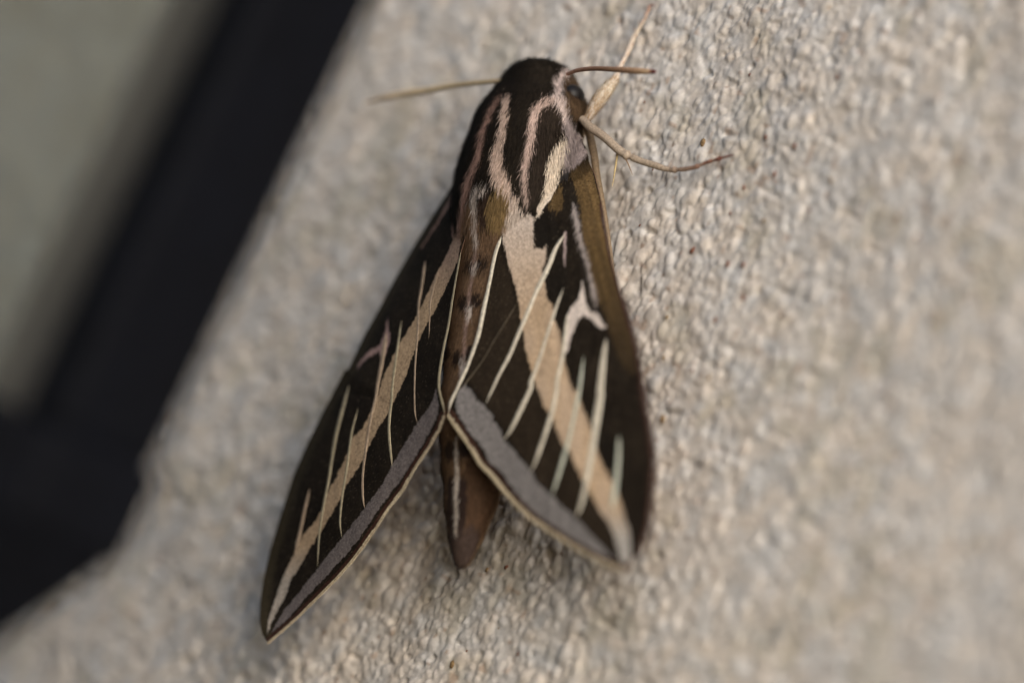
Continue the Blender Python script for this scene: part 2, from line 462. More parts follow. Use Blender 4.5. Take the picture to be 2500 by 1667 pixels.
def wing_H(side):
    """height off the wall of the wing sheet as a smooth function of the place on it, fitted to the edges"""
    tab_c = [(-24, 4.2), (-21.5, 3.9), (-18.8, 3.9), (-13, 4.5), (-7.5, 4.6), (-2, 4.8), (5, 4.7), (13.7, 4.7)]   # costal edge
    tab_cl = [(-24, 5.2), (-21.5, 6.7), (-18.8, 8.6), (-15.9, 10.2), (-13, 11.6), (-7.5, 14.5), (-1.8, 17.5), (4.7, 19.8), (10, 20.6), (13.7, 18)]
    tab_i = [(-24, 7.0), (-14, 6.7), (-9.5, 7.0), (-4.8, 7.4), (-1, 7.65), (0, 7.6), (3.5, 6.9), (7.9, 6.2), (10.5, 5.4), (13.7, 4.75)]
    tab_il = [(-24, 1.6), (-14, 2.2), (-4.8, 1.6), (-1, .6), (0, .2), (3.5, 3.1), (7.9, 7.5), (10.5, 11.3), (13.7, 17.1)]
    f = lambda t, tab: np.interp(t, [a for a, b in tab], [b for a, b in tab])
    T = np.repeat(np.linspace(-24, 13.7, 60), 12); u = np.tile(np.linspace(0, 1, 12), 60)
    l = f(T, tab_il) * (1 - u) + f(T, tab_cl) * u
    H = 1.0 + f(T, tab_i) * (1 - u) + f(T, tab_c) * u + .7 * u * (1 - u)
    q = proj(body_pt(T, l * side, H))
    def feat(p):
        a, b = (p[:, 0] - 1100) / 500, (p[:, 1] - 950) / 500
        return np.stack([np.ones_like(a), a, b, a * a, a * b, b * b, a ** 3, a * a * b, a * b * b, b ** 3, a ** 4, a ** 3 * b, a * a * b * b, a * b ** 3, b ** 4], 1)
    k, *_ = np.linalg.lstsq(feat(q), H, rcond=None)
    return lambda p: feat(np.atleast_2d(np.asarray(p, float))) @ k
HR, HL = wing_H(1), wing_H(-1)

R_veins = [   # (points, widths in image pixels)
    (c2((1190, 222), (1120, 330), (1060, 480), (980, 640), (900, 830), (840, 970), (760, 1160), (690, 1290), (620, 1440)) + c3((625, 100), (570, 180), (530, 245)), (6, 12, 12, 11, 11, 9, 7, 3)),
    (c2((1178, 635), (1130, 760), (1090, 880), (1050, 1000), (990, 1190), (930, 1350)) + c3((890, 10), (840, 140), (770, 290), (700, 430), (652, 500)), (3, 7, 8, 8, 10, 11, 10, 4)),
    (c2((1208, 840), (1190, 1000), (1170, 1150), (1130, 1340)) + c3((1060, 10), (1020, 160), (985, 320), (930, 490), (870, 660), (838, 722)), (10, 10, 9, 10, 11, 11, 10, 5)),
    (c2((1332, 1155), (1310, 1330)) + c3((1210, 10), (1180, 150), (1150, 300), (1110, 480), (1070, 620), (1020, 790), (988, 884)), (3, 8, 9, 9, 9, 10, 10, 5)),
    (c2((1503, 1025), (1480, 1200), (1460, 1400)) + c3((1345, 10), (1325, 200), (1295, 400), (1265, 590), (1230, 780), (1200, 920), (1160, 1035)), (9, 15, 18, 19, 19, 17, 14, 12, 7)),
    (c3((1457, 460), (1452, 600), (1440, 750), (1422, 880), (1405, 980)), (5, 10, 13, 14, 12)),
    (c2((820, 755), (740, 890), (640, 1050), (560, 1190), (440, 1350), (395, 1410)), (2, 1.6, 1.4, 2, 2.4)),
    (c2((705, 235), (655, 380), (610, 600), (560, 830), (530, 980), (495, 1090), (440, 1240), (370, 1390)) + c3((420, 10), (340, 130), (287, 230), (272, 300)), (9, 9, 10, 11, 10, 9, 8, 8)),
]
L_veins = [
    (c5((622, 620), (600, 780), (580, 900), (575, 1040), (565, 1180), (555, 1350), (555, 1560)) + c4((920, 120), (925, 220), (936, 292)), (8, 8, 7, 6, 5, 5, 4)),
    (c5((470, 1000), (455, 1110), (430, 1280), (410, 1450)) + c4((820, 0), (800, 150), (785, 280), (785, 380), (800, 530)), (4, 6, 7, 7, 8, 8, 6)),
    (c5((375, 1080), (355, 1200), (345, 1270), (320, 1400)) + c4((740, 0), (710, 160), (680, 290), (655, 450), (640, 580), (640, 700), (650, 762)), (13, 13, 10, 8, 8, 7, 7, 7, 5)),
    (c4((615, 215), (580, 350), (550, 560), (530, 680), (515, 830), (525, 922)), (4, 6, 7, 6, 6, 4)),
    (c4((565, 90), (530, 220), (490, 380), (455, 600), (420, 780), (400, 930), (392, 1082)), (9, 10, 9, 8, 7, 5, 3)),
    (c4((350, 655), (320, 780), (295, 900), (270, 1000)), (5, 8, 9, 11)),
    (c5((712, 670), (660, 850), (650, 1000), (645, 1120)), (6, 6, 4, 2)),
    (c5((850, 560), (820, 720), (790, 900), (770, 1030), (740, 1170), (715, 1320), (710, 1430), (740, 1560)) + c4((1080, 190), (1085, 245)), (4, 5, 6, 7, 7, 7, 7, 6)),
]
R_band = c2((720, 0), (690, 130), (705, 235), (722, 300), (740, 390), (765, 480), (790, 570), (815, 650), (835, 760), (850, 850), (870, 960), (880, 1060), (905, 1170), (935, 1260), (975, 1400), (1030, 1540)) + \
    c3((990, 335), (1010, 400), (1060, 510), (1130, 620), (1190, 740), (1240, 840), (1290, 930), (1340, 1010), (1390, 1070), (1420, 1150), (1450, 1250), (1470, 1340), (1500, 1380),
       (1530, 1330), (1540, 1240), (1530, 1140), (1505, 1040), (1480, 960), (1455, 900), (1425, 800), (1390, 750), (1340, 660), (1300, 560), (1260, 400), (1220, 310), (1185, 210), (1150, 130), (1110, 90), (1080, 20)) + \
    c2((1290, 1450), (1240, 1390), (1200, 1270), (1185, 1180), (1165, 1060), (1150, 980), (1115, 900), (1095, 800), (1080, 760), (1060, 720), (1035, 640), (1030, 560), (1010, 480), (1030, 400), (1045, 290), (1010, 325), (945, 330), (940, 220), (950, 110), (900, 50), (860, 0))
R_grey = c3((380, 110), (440, 160), (470, 220), (520, 258), (560, 310), (590, 370), (640, 440), (655, 500), (720, 560), (780, 640), (850, 712), (880, 780), (940, 840), (1010, 890), (1060, 960), (1150, 1030), (1220, 1110), (1300, 1190), (1360, 1260), (1420, 1320), (1465, 1378),
            (1340, 1318), (1200, 1240), (1060, 1150), (930, 1060), (850, 980), (760, 890), (700, 800), (620, 700), (550, 640), (520, 560), (450, 480), (400, 430), (350, 340), (318, 265), (325, 200), (340, 150))
R_star = c2((1320, 575), (1345, 680), (1350, 760), (1420, 820), (1470, 880), (1508, 942), (1465, 945), (1400, 890), (1340, 850), (1300, 870), (1260, 950), (1225, 1040), (1205, 1130), (1180, 1130), (1190, 980), (1205, 850), (1230, 790), (1290, 730), (1308, 650))
R_olive = c1((1000, 900), (1130, 800)) + c2((1465, 0), (1490, 200), (1522, 370), (1560, 500), (1610, 700), (1665, 900), (1715, 1100), (1740, 1300), (1690, 1300), (1600, 1180), (1540, 1000), (1500, 880), (1460, 740), (1420, 600), (1385, 470), (1330, 250), (1310, 20))
R_edge = c2((1475, 0), (1495, 150), (1522, 330))
R_lil = c2((1262, 0), (1290, 150), (1335, 330), (1375, 480), (1400, 620), (1425, 740))
TEG_R = c1((945, 1040), (965, 1130), (930, 1240), (885, 1240), (835, 1190), (890, 1100))
L_band = c5((815, 440), (740, 620), (700, 690), (650, 800), (580, 950), (480, 1110), (400, 1260), (350, 1370), (330, 1450)) + \
    c4((700, 200), (640, 320), (590, 370), (560, 450), (490, 600), (460, 650), (430, 740), (400, 800), (370, 850), (310, 910), (270, 1000), (230, 1080), (190, 1170), (150, 1290), (120, 1380), (118, 1450),
       (140, 1390), (180, 1310), (220, 1230), (250, 1140), (290, 1090), (350, 980), (430, 860), (500, 740), (550, 640), (640, 500), (680, 410), (720, 330), (790, 220), (850, 100), (890, 0)) + \
    c5((520, 1280), (580, 1130), (640, 1010), (690, 920), (750, 800), (830, 620), (860, 450))
L_grey = c4((1042, 110), (1010, 200), (940, 290), (870, 410), (810, 510), (740, 640), (660, 750), (590, 840), (520, 930), (400, 1080), (300, 1210), (200, 1330), (140, 1440),
            (230, 1365), (330, 1250), (450, 1120), (560, 1005), (650, 885), (710, 790), (790, 685), (870, 575), (930, 475), (1000, 355), (1050, 255), (1055, 200))
L_star = c5((385, 980), (400, 1120), (350, 1260), (325, 1200), (250, 1240), (185, 1310), (200, 1270), (260, 1200), (330, 1160), (360, 1090))

# body
B_A = c1((532, 380), (520, 480), (505, 600), (480, 690), (455, 790), (445, 870), (455, 960), (490, 1030), (560, 1060), (572, 1150), (545, 1280), (505, 1390), (480, 1470), (640, 1480), (745, 1470), (740, 1255),
         (680, 1200), (640, 1100), (590, 1010), (550, 930), (540, 800), (533, 720), (548, 650), (570, 560), (565, 480), (582, 388))
B_B = c1((500, 405), (440, 500), (400, 600), (372, 720), (345, 850), (300, 930), (270, 1040), (240, 1150), (215, 1300), (185, 1470))
B_C = c1((945, 430), (900, 410), (840, 425), (790, 455), (755, 510), (735, 600), (720, 720), (700, 830), (684, 930), (690, 1040), (708, 1145))
B_D = c1((940, 670), (985, 680), (970, 780), (940, 870), (925, 980), (900, 1080), (840, 1170), (790, 1230), (750, 1275), (760, 1220), (790, 1140), (820, 1060), (838, 960), (850, 840), (880, 750))
B_head = c1((985, 210), (935, 250), (905, 285), (925, 340), (900, 390), (955, 440), (975, 520), (1000, 620))
B_lil = c1((955, 560), (1000, 540), (1040, 600), (1075, 680), (1125, 790), (1080, 870), (1010, 910), (960, 930), (945, 830), (978, 700))
B_face = c1((955, 250), (1060, 240), (1130, 330), (1150, 430), (1130, 620), (1090, 600), (1030, 520), (960, 420))
B_tan = c1((480, 1045), (560, 1060), (572, 1150), (545, 1290), (470, 1335), (420, 1310), (400, 1200), (430, 1100))
B_brown = c1((390, 1050), (440, 1060), (420, 1200), (430, 1310), (360, 1300), (350, 1150))
B_white = c1((400, 1030), (335, 1050), (312, 1110), (330, 1180), (320, 1300), (340, 1450))
ABDO = [(1130, 520), (1150, 480), (1190, 550), (1250, 500), (1235, 620), (1200, 800), (1160, 900), (1300, 1100), (1280, 1300), (1110, 1420), (1030, 1250), (1050, 1000), (1050, 850), (1095, 650)]
A_line = c2((505, 20), (515, 230), (512, 400), (480, 560), (452, 700), (455, 830), (430, 940), (420, 1100), (410, 1280))
A_spots = c2((475, 432), (566, 415), (410, 750), (507, 727), (368, 1170), (462, 1130), (275, 1130)) + c3((292, 560), (375, 560))
A_low = c3((322, 470), (326, 600), (330, 740), (325, 900), (322, 1150))
A_dark = [c3((270, 740), (315, 740), (318, 1000), (322, 1180), (280, 1180), (262, 1000)), c3((345, 740), (395, 730), (400, 900), (390, 1080), (340, 1190), (330, 1000))]
A_tip = c3((262, 1120), (340, 1130), (420, 1080), (500, 1130), (470, 1260), (390, 1400), (290, 1400))

def fuzz(P, amp=6.0, seed=0, ang=0.25):
    """ragged, hair-like edges: shift the look-up along the lie of the scales"""
    c, s = math.cos(ang), math.sin(ang)
    a = P[:, 0] * c + P[:, 1] * s; b = -P[:, 0] * s + P[:, 1] * c      # b runs along the body
    d = (vnoise(a / 2.6, b / 14, seed) - .5) * 2 * amp + (vnoise(a / 9, b / 40, seed + 1) - .5) * amp
    e = (vnoise(a / 5, b / 5, seed + 2) - .5) * amp * .8
    return P[:, 0] - s * d + c * e, P[:, 1] + c * d + s * e

def put(C, m_, c, k=1.0):
    c = np.asarray(c); k = np.asarray(k)
    if c.ndim == 2 and len(c) == len(m_): c = c[m_]
    k = k if k.ndim == 0 else k[m_][:, None]
    C[m_] = C[m_] * (1 - k) + c * k

def stroke(C, pl, X, Y, wid, c, soft=2.5):
    d = linedist(pl, X, Y, wid)
    k = np.clip(.5 - d / soft, 0, 1)
    C[:] = C * (1 - k[:, None]) + np.asarray(c) * k[:, None]

def paint(P, part):
    """pigment at points of the moth; part is 'right', 'left' or 'body'"""
    C = np.empty((len(P), 3))
    C[:] = DARK
    n1 = vnoise(P[:, 0] / 60, P[:, 1] / 90, 80)[:, None]
    C *= .75 + .6 * n1
    X, Y = fuzz(P, 4.0 if part != 'body' else 5.0, 90)
    C *= (.78 + .44 * vnoise(P[:, 0] / 11, P[:, 1] / 16, 86))[:, None]
    if part == 'right' or part == 'body':
        # brown cells between band and margin, blacker cell at the base
        cell = inside(c2((690, 330), (820, 740), (900, 1170), (1030, 1540)) + c3((1200, 760), (1400, 1090), (1480, 1350), (900, 780), (560, 260), (400, 60)) + c2((540, 1000),), X, Y)
        put(C, cell, BROWN, .8)
        put(C, inside(c2((945, 120), (1060, 20), (1130, 150), (1190, 230), (1060, 330), (960, 310)), X, Y), BLACK, .8)
        put(C, inside(c2((1160, 330), (1200, 480), (1220, 740), (1090, 740), (1040, 600)), X, Y), BLACK, .7)
        put(C, inside(c3((1330, 480), (1440, 480), (1400, 730), (1330, 640)), X, Y), BLACK, .7)
        # olive costa
        put(C, inside(R_olive, X, Y), OLIVE, np.clip(1.05 - (P[:, 1] - 480) / 520, .1, .9) * np.clip((P[:, 1] - 375) / 60, .1, 1) * (.55 + .6 * vnoise((P[:, 0] - .27 * P[:, 1]) / 7, P[:, 1] / 120, 84)))
        stroke(C, R_edge, X, Y, (3, 6, 4), pig(150, 150, 140))
        put(C, inside(TEG_R, *fuzz(P, 14.0, 97)), OLIVE, .6)
        b = inside(R_band, X, Y)
        up = np.clip((740 - P[:, 1]) / 200, 0, 1)[:, None]
        lo = np.clip((P[:, 1] - 1230) / 90, 0, 1)[:, None]
        mid = vnoise(P[:, 0] / 30, P[:, 1] / 60, 81)[:, None]
        bc = TAN * (1 - up) + (LILAC * .5 + CREAM * .5) * up
        bc = bc * (1 - .35 * mid) + pig(160, 146, 134) * .35 * mid
        bc = bc * (1 - lo) + pig(148, 144, 138) * lo
        C[b] = bc[b]
        put(C, inside(R_star, X, Y), pig(176, 166, 158), .95)
        Xl, Yl = fuzz(P, 9.0, 95)
        stroke(C, R_lil, Xl, Yl, (9, 10, 8, 9, 8), LILAC * .75, 8)
        stroke(C, c2((1188, 225), (1190, 350), (1185, 475)), X, Y, (6, 5, 2), pig(140, 125, 122))
    if part == 'right':
        put(C, inside(R_grey, X, Y), GREYM * (.8 + .4 * vnoise(P[:, 0] / 7, P[:, 1] / 7, 82).mean()), .95)
        d = linedist(R_trail, P[:, 0], P[:, 1], (6, 6, 6, 5, 4))
        put(C, d < 10, pig(52, 34, 27))
        put(C, d < 0, pig(154, 144, 122))
        put(C, (linedist(R_costa[3:], P[:, 0], P[:, 1], (6, 6)) < 3), pig(44, 28, 26), .85)
    if part == 'left':
        e = linedist(L_costa, P[:, 0], P[:, 1], (40, 40, 50, 60, 60))
        put(C, e < 0, pig(46, 41, 30), np.clip(-e / 14, 0, 1) * .7)
        put(C, inside(L_band, X, Y), TAN * .92)
        b = inside(L_band, X, Y)
        up = np.clip((740 - P[:, 1]) / 120, 0, 1)[:, None] * .7
        lo = np.clip((P[:, 1] - 1330) / 90, 0, 1)[:, None]
        bc = TAN * .92 * (1 - up) + pig(128, 108, 98) * up
        C[b] = (bc * (1 - lo) + pig(140, 132, 122) * lo)[b]
        put(C, inside(L_grey, X, Y), pig(90, 84, 83), .95)
        put(C, inside(L_star, X, Y), pig(142, 118, 112), .9)
        stroke(C, c5((826, 150), (780, 240), (700, 380), (600, 530)), X, Y, (5, 7, 6, 3), pig(120, 95, 84))
        stroke(C, c5((805, 190), (800, 330), (800, 465)), X, Y, (10, 9, 3), pig(132, 104, 94))
        d = linedist(L_trail, P[:, 0], P[:, 1], (6, 7, 6, 5, 4))
        put(C, d < 8, pig(46, 30, 25))
        put(C, d < 0, pig(154, 144, 122))
    if part == 'body':
        put(C, inside(ABDO, X, Y), ABD * (.85 + .3 * n1.mean()))
        side = inside(c3((420, 480), (650, 880), (560, 1100), (400, 1300), (390, 700)), X, Y)
        put(C, inside(c3((150, 420), (700, 420), (700, 1420), (150, 1420)), X, Y), pig(74, 57, 41), .8)
        put(C, side, pig(60, 44, 32), .85)
        for q in A_dark:
            put(C, inside(q, X, Y), pig(38, 29, 26), .95)
        put(C, inside(A_tip, X, Y), pig(52, 43, 40), .85)
        for k, (sx, sy) in enumerate(A_spots):
            d = np.hypot(X - sx, (Y - sy) * .75)
            put(C, d < (14 if k < 7 else 17), pig(26, 20, 18), .9)
        stroke(C, A_line, X, Y, (9, 8, 6, 6, 6, 11, 8, 6, 9), pig(140, 118, 108), 5)
        stroke(C, c2((512, 440), (498, 500)), X, Y, (11, 6), WHITE, 5)
        stroke(C, c2((455, 790), (458, 860)), X, Y, (14, 10), WHITE, 5)
        stroke(C, c2((412, 1170), (408, 1290)), X, Y, (12, 14), WHITE * .95, 5)
        stroke(C, A_low, X, Y, (3, 7, 11, 9, 4), pig(158, 150, 140), 4)
    if part != 'left':
        # thorax and head
        put(C, inside(c1((770, 470), (860, 430), (950, 450), (960, 600), (880, 720), (840, 850), (800, 1050), (730, 1180), (720, 1050), (745, 800), (770, 600)), X, Y), pig(38, 31, 25), .8)
        put(C, inside(B_brown, X, Y), pig(50, 39, 32))
        put(C, inside(B_tan, X, Y), pig(102, 84, 56))
        put(C, inside(B_face, X, Y), pig(78, 62, 46), .85)
        b = inside(B_A, X, Y)
        up = np.clip((P[:, 1] - 450) / 60, 0, 1)[:, None]
        put(C, b, PINK * (1 - up[b]) + (LILAC * .5 + CREAM * .5) * up[b], 1 - np.clip((P[:, 1] - 500) / 70, 0, 1))
        stroke(C, B_B, X, Y, (7, 9, 10, 11, 12, 13, 12, 10, 9), pig(144, 116, 104), 6)
        stroke(C, B_C, X, Y, (10, 13, 15, 17, 17, 17, 16, 15, 13, 9, 4), pig(164, 144, 134), 7)
        put(C, inside(B_D, X, Y), pig(178, 166, 150))
        stroke(C, B_head, X, Y, (12, 17, 17, 17, 20, 18, 17, 18), pig(170, 156, 150), 7)
        put(C, inside(B_lil, X, Y), pig(120, 110, 108))
        put(C, inside(c1((945, 880), (1000, 880), (990, 980), (940, 1000)), X, Y), pig(48, 46, 46), .8)
        stroke(C, B_white, X, Y, (12, 10, 9, 9, 9, 7), pig(168, 158, 150), 6)
    return C

moth = bpy.data.objects.new("moth", None); col.objects.link(moth)
moth["label"] = "dark brown moth with cream wing bands and striped furry thorax clinging to the stucco wall"
moth["category"] = "moth"

# --- forewings
def mono(pts):
    out = [pts[0]]
    for p in pts[1:]:
        if p[1] > out[-1][1] + 8:
            out.append(p)
    return out

def ripple(P, H, side):
    """the root dips under the shoulder; faint corrugation of the membrane between the veins"""
    H = H - (1.3 if side > 0 else 2.6) * np.clip(((560 if side > 0 else 540) - P[:, 1]) / 170, 0, 1) ** 1.5
    return H + .10 * (vnoise(P[:, 0] / 45, P[:, 1] / 160, 70) - .5) + .05 * (vnoise(P[:, 0] / 14, P[:, 1] / 60, 71) - .5)

def wing(side, costa, inner, trail, Hf, part, nu=440, nv=150):
    A = dens(costa, nu)
    B = smooth(mono(inner), 200)
    Bt = smooth(trail, 260)
    B = dens(np.vstack([B, Bt]), nu)
    v = np.linspace(0, 1, nv)
    Pm = A[:, None] * (1 - v)[None, :, None] + B[:, None] * v[None, :, None]
    P = Pm.reshape(-1, 2)
    H = Hf(P)
    # faint corrugation of the membrane between the veins
    H = ripple(P, H, side)
    top = unproj(P, H)
    vv = np.tile(v, nu)
    thick = .22 * np.clip(np.minimum(vv, 1 - vv) * 12, .25, 1)
    bot = top + np.array([0, 1, 0]) * thick[:, None]
    N = nu * nv
    G = grid_faces(nu, nv)
    Fq = [G if side > 0 else G[:, ::-1]]
    Fq.append((Fq[0] + N)[:, ::-1])
    rim = np.concatenate([np.arange(nv), np.arange(1, nu) * nv + nv - 1, (nu - 1) * nv + np.arange(nv - 2, -1, -1), np.arange(nu - 2, 0, -1) * nv])
    r2 = np.roll(rim, -1)
    q = np.stack([rim, rim + N, r2 + N, r2], 1)
    Fq.append(q[:, ::-1] if side > 0 else q)
    Ct = paint(P, part)
    Ct = Ct * (.78 + .44 * rng.random((N, 1))) + (rng.random((N, 1)) < .02) * pig(70, 62, 52) * .6      # single scales, a few rubbed pale
    Cb = np.tile(pig(120, 92, 78), (N, 1))
    me = mesh_np("forewing", np.vstack([top, bot]), np.concatenate(Fq), M_WING, np.vstack([Ct, Cb]))
    o = link("forewing", me, moth)
    return o

rw = wing(1, R_costa, R_inner, R_trail, HR, 'right')
lw = wing(-1, L_costa, L_inner, L_trail, HL, 'left')
rw["label"] = "broad forewing beside the visible eye, turned to the viewer"
lw["label"] = "narrow foreshortened forewing on the far side of the body"

def vein(pts, wid, Hf, parent, c, name="vein", lift=.045, seed=0):
    n = max(30, int(len(pts) * 12))
    P = smooth(mono(pts), n)
    side = 1 if Hf is HR else -1
    T = np.gradient(P, axis=0); T /= np.linalg.norm(T, axis=1)[:, None] + 1e-9
    Nn = np.stack([-T[:, 1], T[:, 0]], 1)
    w = np.interp(np.linspace(0, 1, n), np.linspace(0, 1, len(wid)), wid) / 2
    w = w * np.clip(np.minimum(np.arange(n), np.arange(n)[::-1]) / 7 + .12, 0, 1)
    s_ = np.arange(n)
    w = w * (.9 + .2 * vnoise(s_ / 9.0, s_ * 0 + seed, 72))
    us = np.array([-1, -.75, -.3, .3, .75, 1])
    hs = np.array([-.08, .5, 1, 1, .5, -.08])
    rows = []
    for u, h in zip(us, hs):
        q = P + Nn * (u * w * (1 + .15 * (vnoise(s_ / 2.5, s_ * 0 + u * 9 + seed, 73) - .5)))[:, None]
        rows.append(unproj(q, ripple(q, Hf(q), side) + h * lift * np.clip(w / 4, .4, 1) + .02))
    V = np.stack(rows, 1).reshape(-1, 3)
    rows_ = np.stack(rows, 1)
    C = np.tile(c, (len(V), 1)) * (.85 + .3 * rng.random((len(V), 1)))
    return link(name, mesh_np(name, V, grid_faces(n, 6), M_FUR, C), parent)

for k, (pts, w) in enumerate(R_veins):
    c = VEIN if k not in (3, 5) else pig(160, 163, 150)
    if k == 6: c = pig(96, 88, 74)
    vein(pts, [q * .85 for q in w], HR, rw, c, seed=k)
for k, (pts, w) in enumerate(L_veins):
    vein(pts, [q * .8 for q in w], HL, lw, pig(150, 132, 112) if k in (0, 2, 5, 6) else pig(152, 142, 118), seed=30 + k)

# --- body: one continuous skin from head to tail
SEC = np.array([  # T, centre height, half width, half height
    (-30.2, 4.2, .3, .3), (-30.0, 4.2, 1.5, 1.4), (-29.3, 4.1, 2.7, 2.4), (-27.5, 4.0, 3.8, 3.35), (-26.0, 4.15, 4.8, 3.85), (-24.0, 4.6, 4.7, 4.0),
    (-21.0, 4.8, 5.3, 4.1), (-18.0, 4.85, 5.2, 4.1), (-15.5, 5.1, 4.6, 3.3), (-13.0, 5.1, 4.2, 2.6), (-10.0, 5.2, 4.0, 2.6), (-5.0, 5.2, 3.9, 2.5),
    (0, 5.2, 3.4, 2.3), (4.0, 4.8, 2.7, 2.0), (7.5, 4.7, 1.9, 1.5), (9.8, 4.7, 1.05, .9), (10.9, 4.7, .6, .5), (11.2, 4.7, .15, .15)])
NB, NS = 300, 120
tt = np.linspace(0, 1, NB)
S = dens(smooth(SEC, 500), NB)
th = np.linspace(0, 2 * np.pi, NS, endpoint=False)
Tg, Hg = S[:, 0][:, None] + 0 * th, S[:, 1][:, None] + S[:, 3][:, None] * np.cos(th)
Lg = S[:, 2][:, None] * np.sin(th)
seg = .06 * np.sin((Tg + 12) / 2.9 * 2 * np.pi) * np.clip((Tg + 12) / 3, 0, 1) * np.clip((10 - Tg) / 3, 0, 1)
Hg = Hg + seg * np.cos(th); Lg = Lg + seg * np.sin(th)
BP = body_pt(Tg, Lg, Hg)
dT = np.gradient(BP, axis=0); dS = np.roll(BP, -1, 1) - np.roll(BP, 1, 1)
BN = np.cross(dT, dS); BN /= np.linalg.norm(BN, axis=2)[..., None] + 1e-9
ctr = body_pt(S[:, 0], 0 * S[:, 0], S[:, 1])[:, None]
if ((BP - ctr) * BN).sum() < 0: BN = -BN
def body_px(T, l, H, N):
    """where the markings are looked up: the far flank mirrors the near one"""
    p = body_pt(T, l, H)
    away = (N @ F) > -.05
    p2 = np.where(away[:, None], body_pt(T, np.abs(l), H), p)
    return proj(p2)
Bv = BP.reshape(-1, 3)
Bpx = body_px(Tg.ravel(), Lg.ravel(), Hg.ravel(), BN.reshape(-1, 3))
Bc = paint(Bpx, 'body')
belly = np.clip((np.cos(np.tile(th, NB)) * -1 - .2) / .4, 0, 1)[:, None]
Bc = Bc * (1 - belly) + pig(118, 98, 76) * belly
bodyF = grid_faces(NB, NS, True)
body = link("body", mesh_np("body", Bv, bodyF[:, ::-1], M_FUR, Bc), moth)

# fur lying back over head, thorax and abdomen
def fur_body(n):
    T = rng.choice(NB, n, p=(lambda w: w / w.sum())(S[:, 2] * np.where(S[:, 0] < -12, 1.0, .45) * np.gradient(S[:, 0])))
    a = rng.choice(NS, n, p=(lambda w: w / w.sum())(np.clip(np.cos(th) + .75, .05, 1)))
    idx = T * NS + a
    j = rng.random(n) - .5
    root = Bv[idx] + (Bv[np.minimum(T + 1, NB - 1) * NS + a] - Bv[idx]) * j[:, None] + (Bv[T * NS + (a + 1) % NS] - Bv[idx]) * (rng.random(n) - .5)[:, None]
    nr = BN.reshape(-1, 3)[idx]
    tg = dT.reshape(-1, 3)[idx]; tg = tg / np.linalg.norm(tg, axis=1)[:, None]
    d = tg + nr * (.14 + .2 * rng.random(n))[:, None] + .14 * rng.normal(size=(n, 3))
    q = root - AXN * 0
    l_ = q @ AXL; H_ = q @ AXN; T_ = q @ AXT
    c = paint(body_px(T_, l_, H_, nr) + rng.normal(size=(n, 2)) * [2.5, 6.0], 'body') * (.7 + .6 * rng.random((n, 1)))
    Tq = S[:, 0][T]
    L = np.where(Tq < -24, .7, np.where(Tq < -12, 1.1, .6)) * (.6 + .7 * rng.random(n))
    return ribbons(root, d, nr, L, .035 + .03 * rng.random(n), c, .12)
V, Fa, C = fur_body(46000)
link("fur", mesh_np("fur", V, Fa, M_FUR, C), body, kind="stuff")

# tufts on the wing bases and along the pale bands
def fur_wing(poly, n, Hf, part, ang, L0, name, parent, lift=.15, sprd=.3):
    poly = np.array(poly); out = []
    while sum(len(o) for o in out) < n:
        q = np.stack([rng.uniform(poly[:, 0].min(), poly[:, 0].max(), 4000), rng.uniform(poly[:, 1].min(), poly[:, 1].max(), 4000)], 1)
        out.append(q[inside(poly, q[:, 0], q[:, 1])])
    q = np.concatenate(out)[:n]
    sd = 1 if Hf is HR else -1
    root = unproj(q, ripple(q, Hf(q), sd) + .02)
    a = ang + sprd * rng.normal(size=n)
    q2 = q + 10 * np.stack([np.cos(a), np.sin(a)], 1)
    d = unproj(q2, ripple(q2, Hf(q2), sd)) - root
    d /= np.linalg.norm(d, axis=1)[:, None]
    nr = np.tile(-F * .5 + AXN * .5, (n, 1)); nr /= np.linalg.norm(nr, axis=1)[:, None]
    c = paint(q, part) * (.9 + .45 * rng.random((n, 1)))
    V, Fa, C = ribbons(root, d + nr * lift * rng.random((n, 1)), nr, L0 * (.6 + .7 * rng.random(n)), .03 + .025 * rng.random(n), c, .1)
    link(name, mesh_np(name, V, Fa, M_FUR, C), parent, kind="stuff")
fur_wing(c2((690, 60), (860, -40), (1040, 60), (1060, 330), (1000, 480), (860, 600), (790, 520), (740, 420), (690, 200)), 5500, HR, 'right', 1.15, .55, "fur", rw)
fur_wing(c2((1230, -120), (1300, -120), (1330, 150), (1400, 420), (1470, 760), (1400, 820), (1330, 560), (1290, 300), (1240, 100)), 2600, HR, 'right', 1.75, .6, "fur", rw)

fur_wing(c1((955, 560), (1000, 545), (1045, 600), (1080, 680), (1125, 790), (1150, 900), (1090, 960), (1000, 980), (940, 960), (945, 830), (975, 700)), 3000, HR, 'right', 1.5, .8, "fur", rw, lift=.4)

# fringes: the cream hairs of the trailing margins, dark hairs under the near costa
def fringe(edge, n, Hf, parent, c, ang_out, L0, lift=0.0):
    P = dens(edge, n); T = np.gradient(P, axis=0); T /= np.linalg.norm(T, axis=1)[:, None]
    out = np.stack([T[:, 1], -T[:, 0]], 1) * ang_out
    q = P - out * 2 * rng.random((n, 1))
    root = unproj(q, Hf(q) - .05)
    q2 = q + 10 * (out + T * .5 + .35 * rng.normal(size=(n, 2)))
    d = unproj(q2, Hf(q2) + lift) - root
    nr = np.tile(-F, (n, 1))
    cc = np.tile(c, (n, 1)) * (.7 + .6 * rng.random((n, 1)))
    V, Fa, C = ribbons(root, d, nr, L0 * (.6 + .7 * rng.random(n)), .03 + .02 * rng.random(n), cc, .05)
    link("fringe", mesh_np("fringe", V, Fa, M_FUR, C), parent, kind="stuff")
fringe(R_trail, 5000, HR, rw, pig(150, 139, 118), -1, .24)
fringe(L_trail, 5000, HL, lw, pig(150, 139, 118), 1, .20)
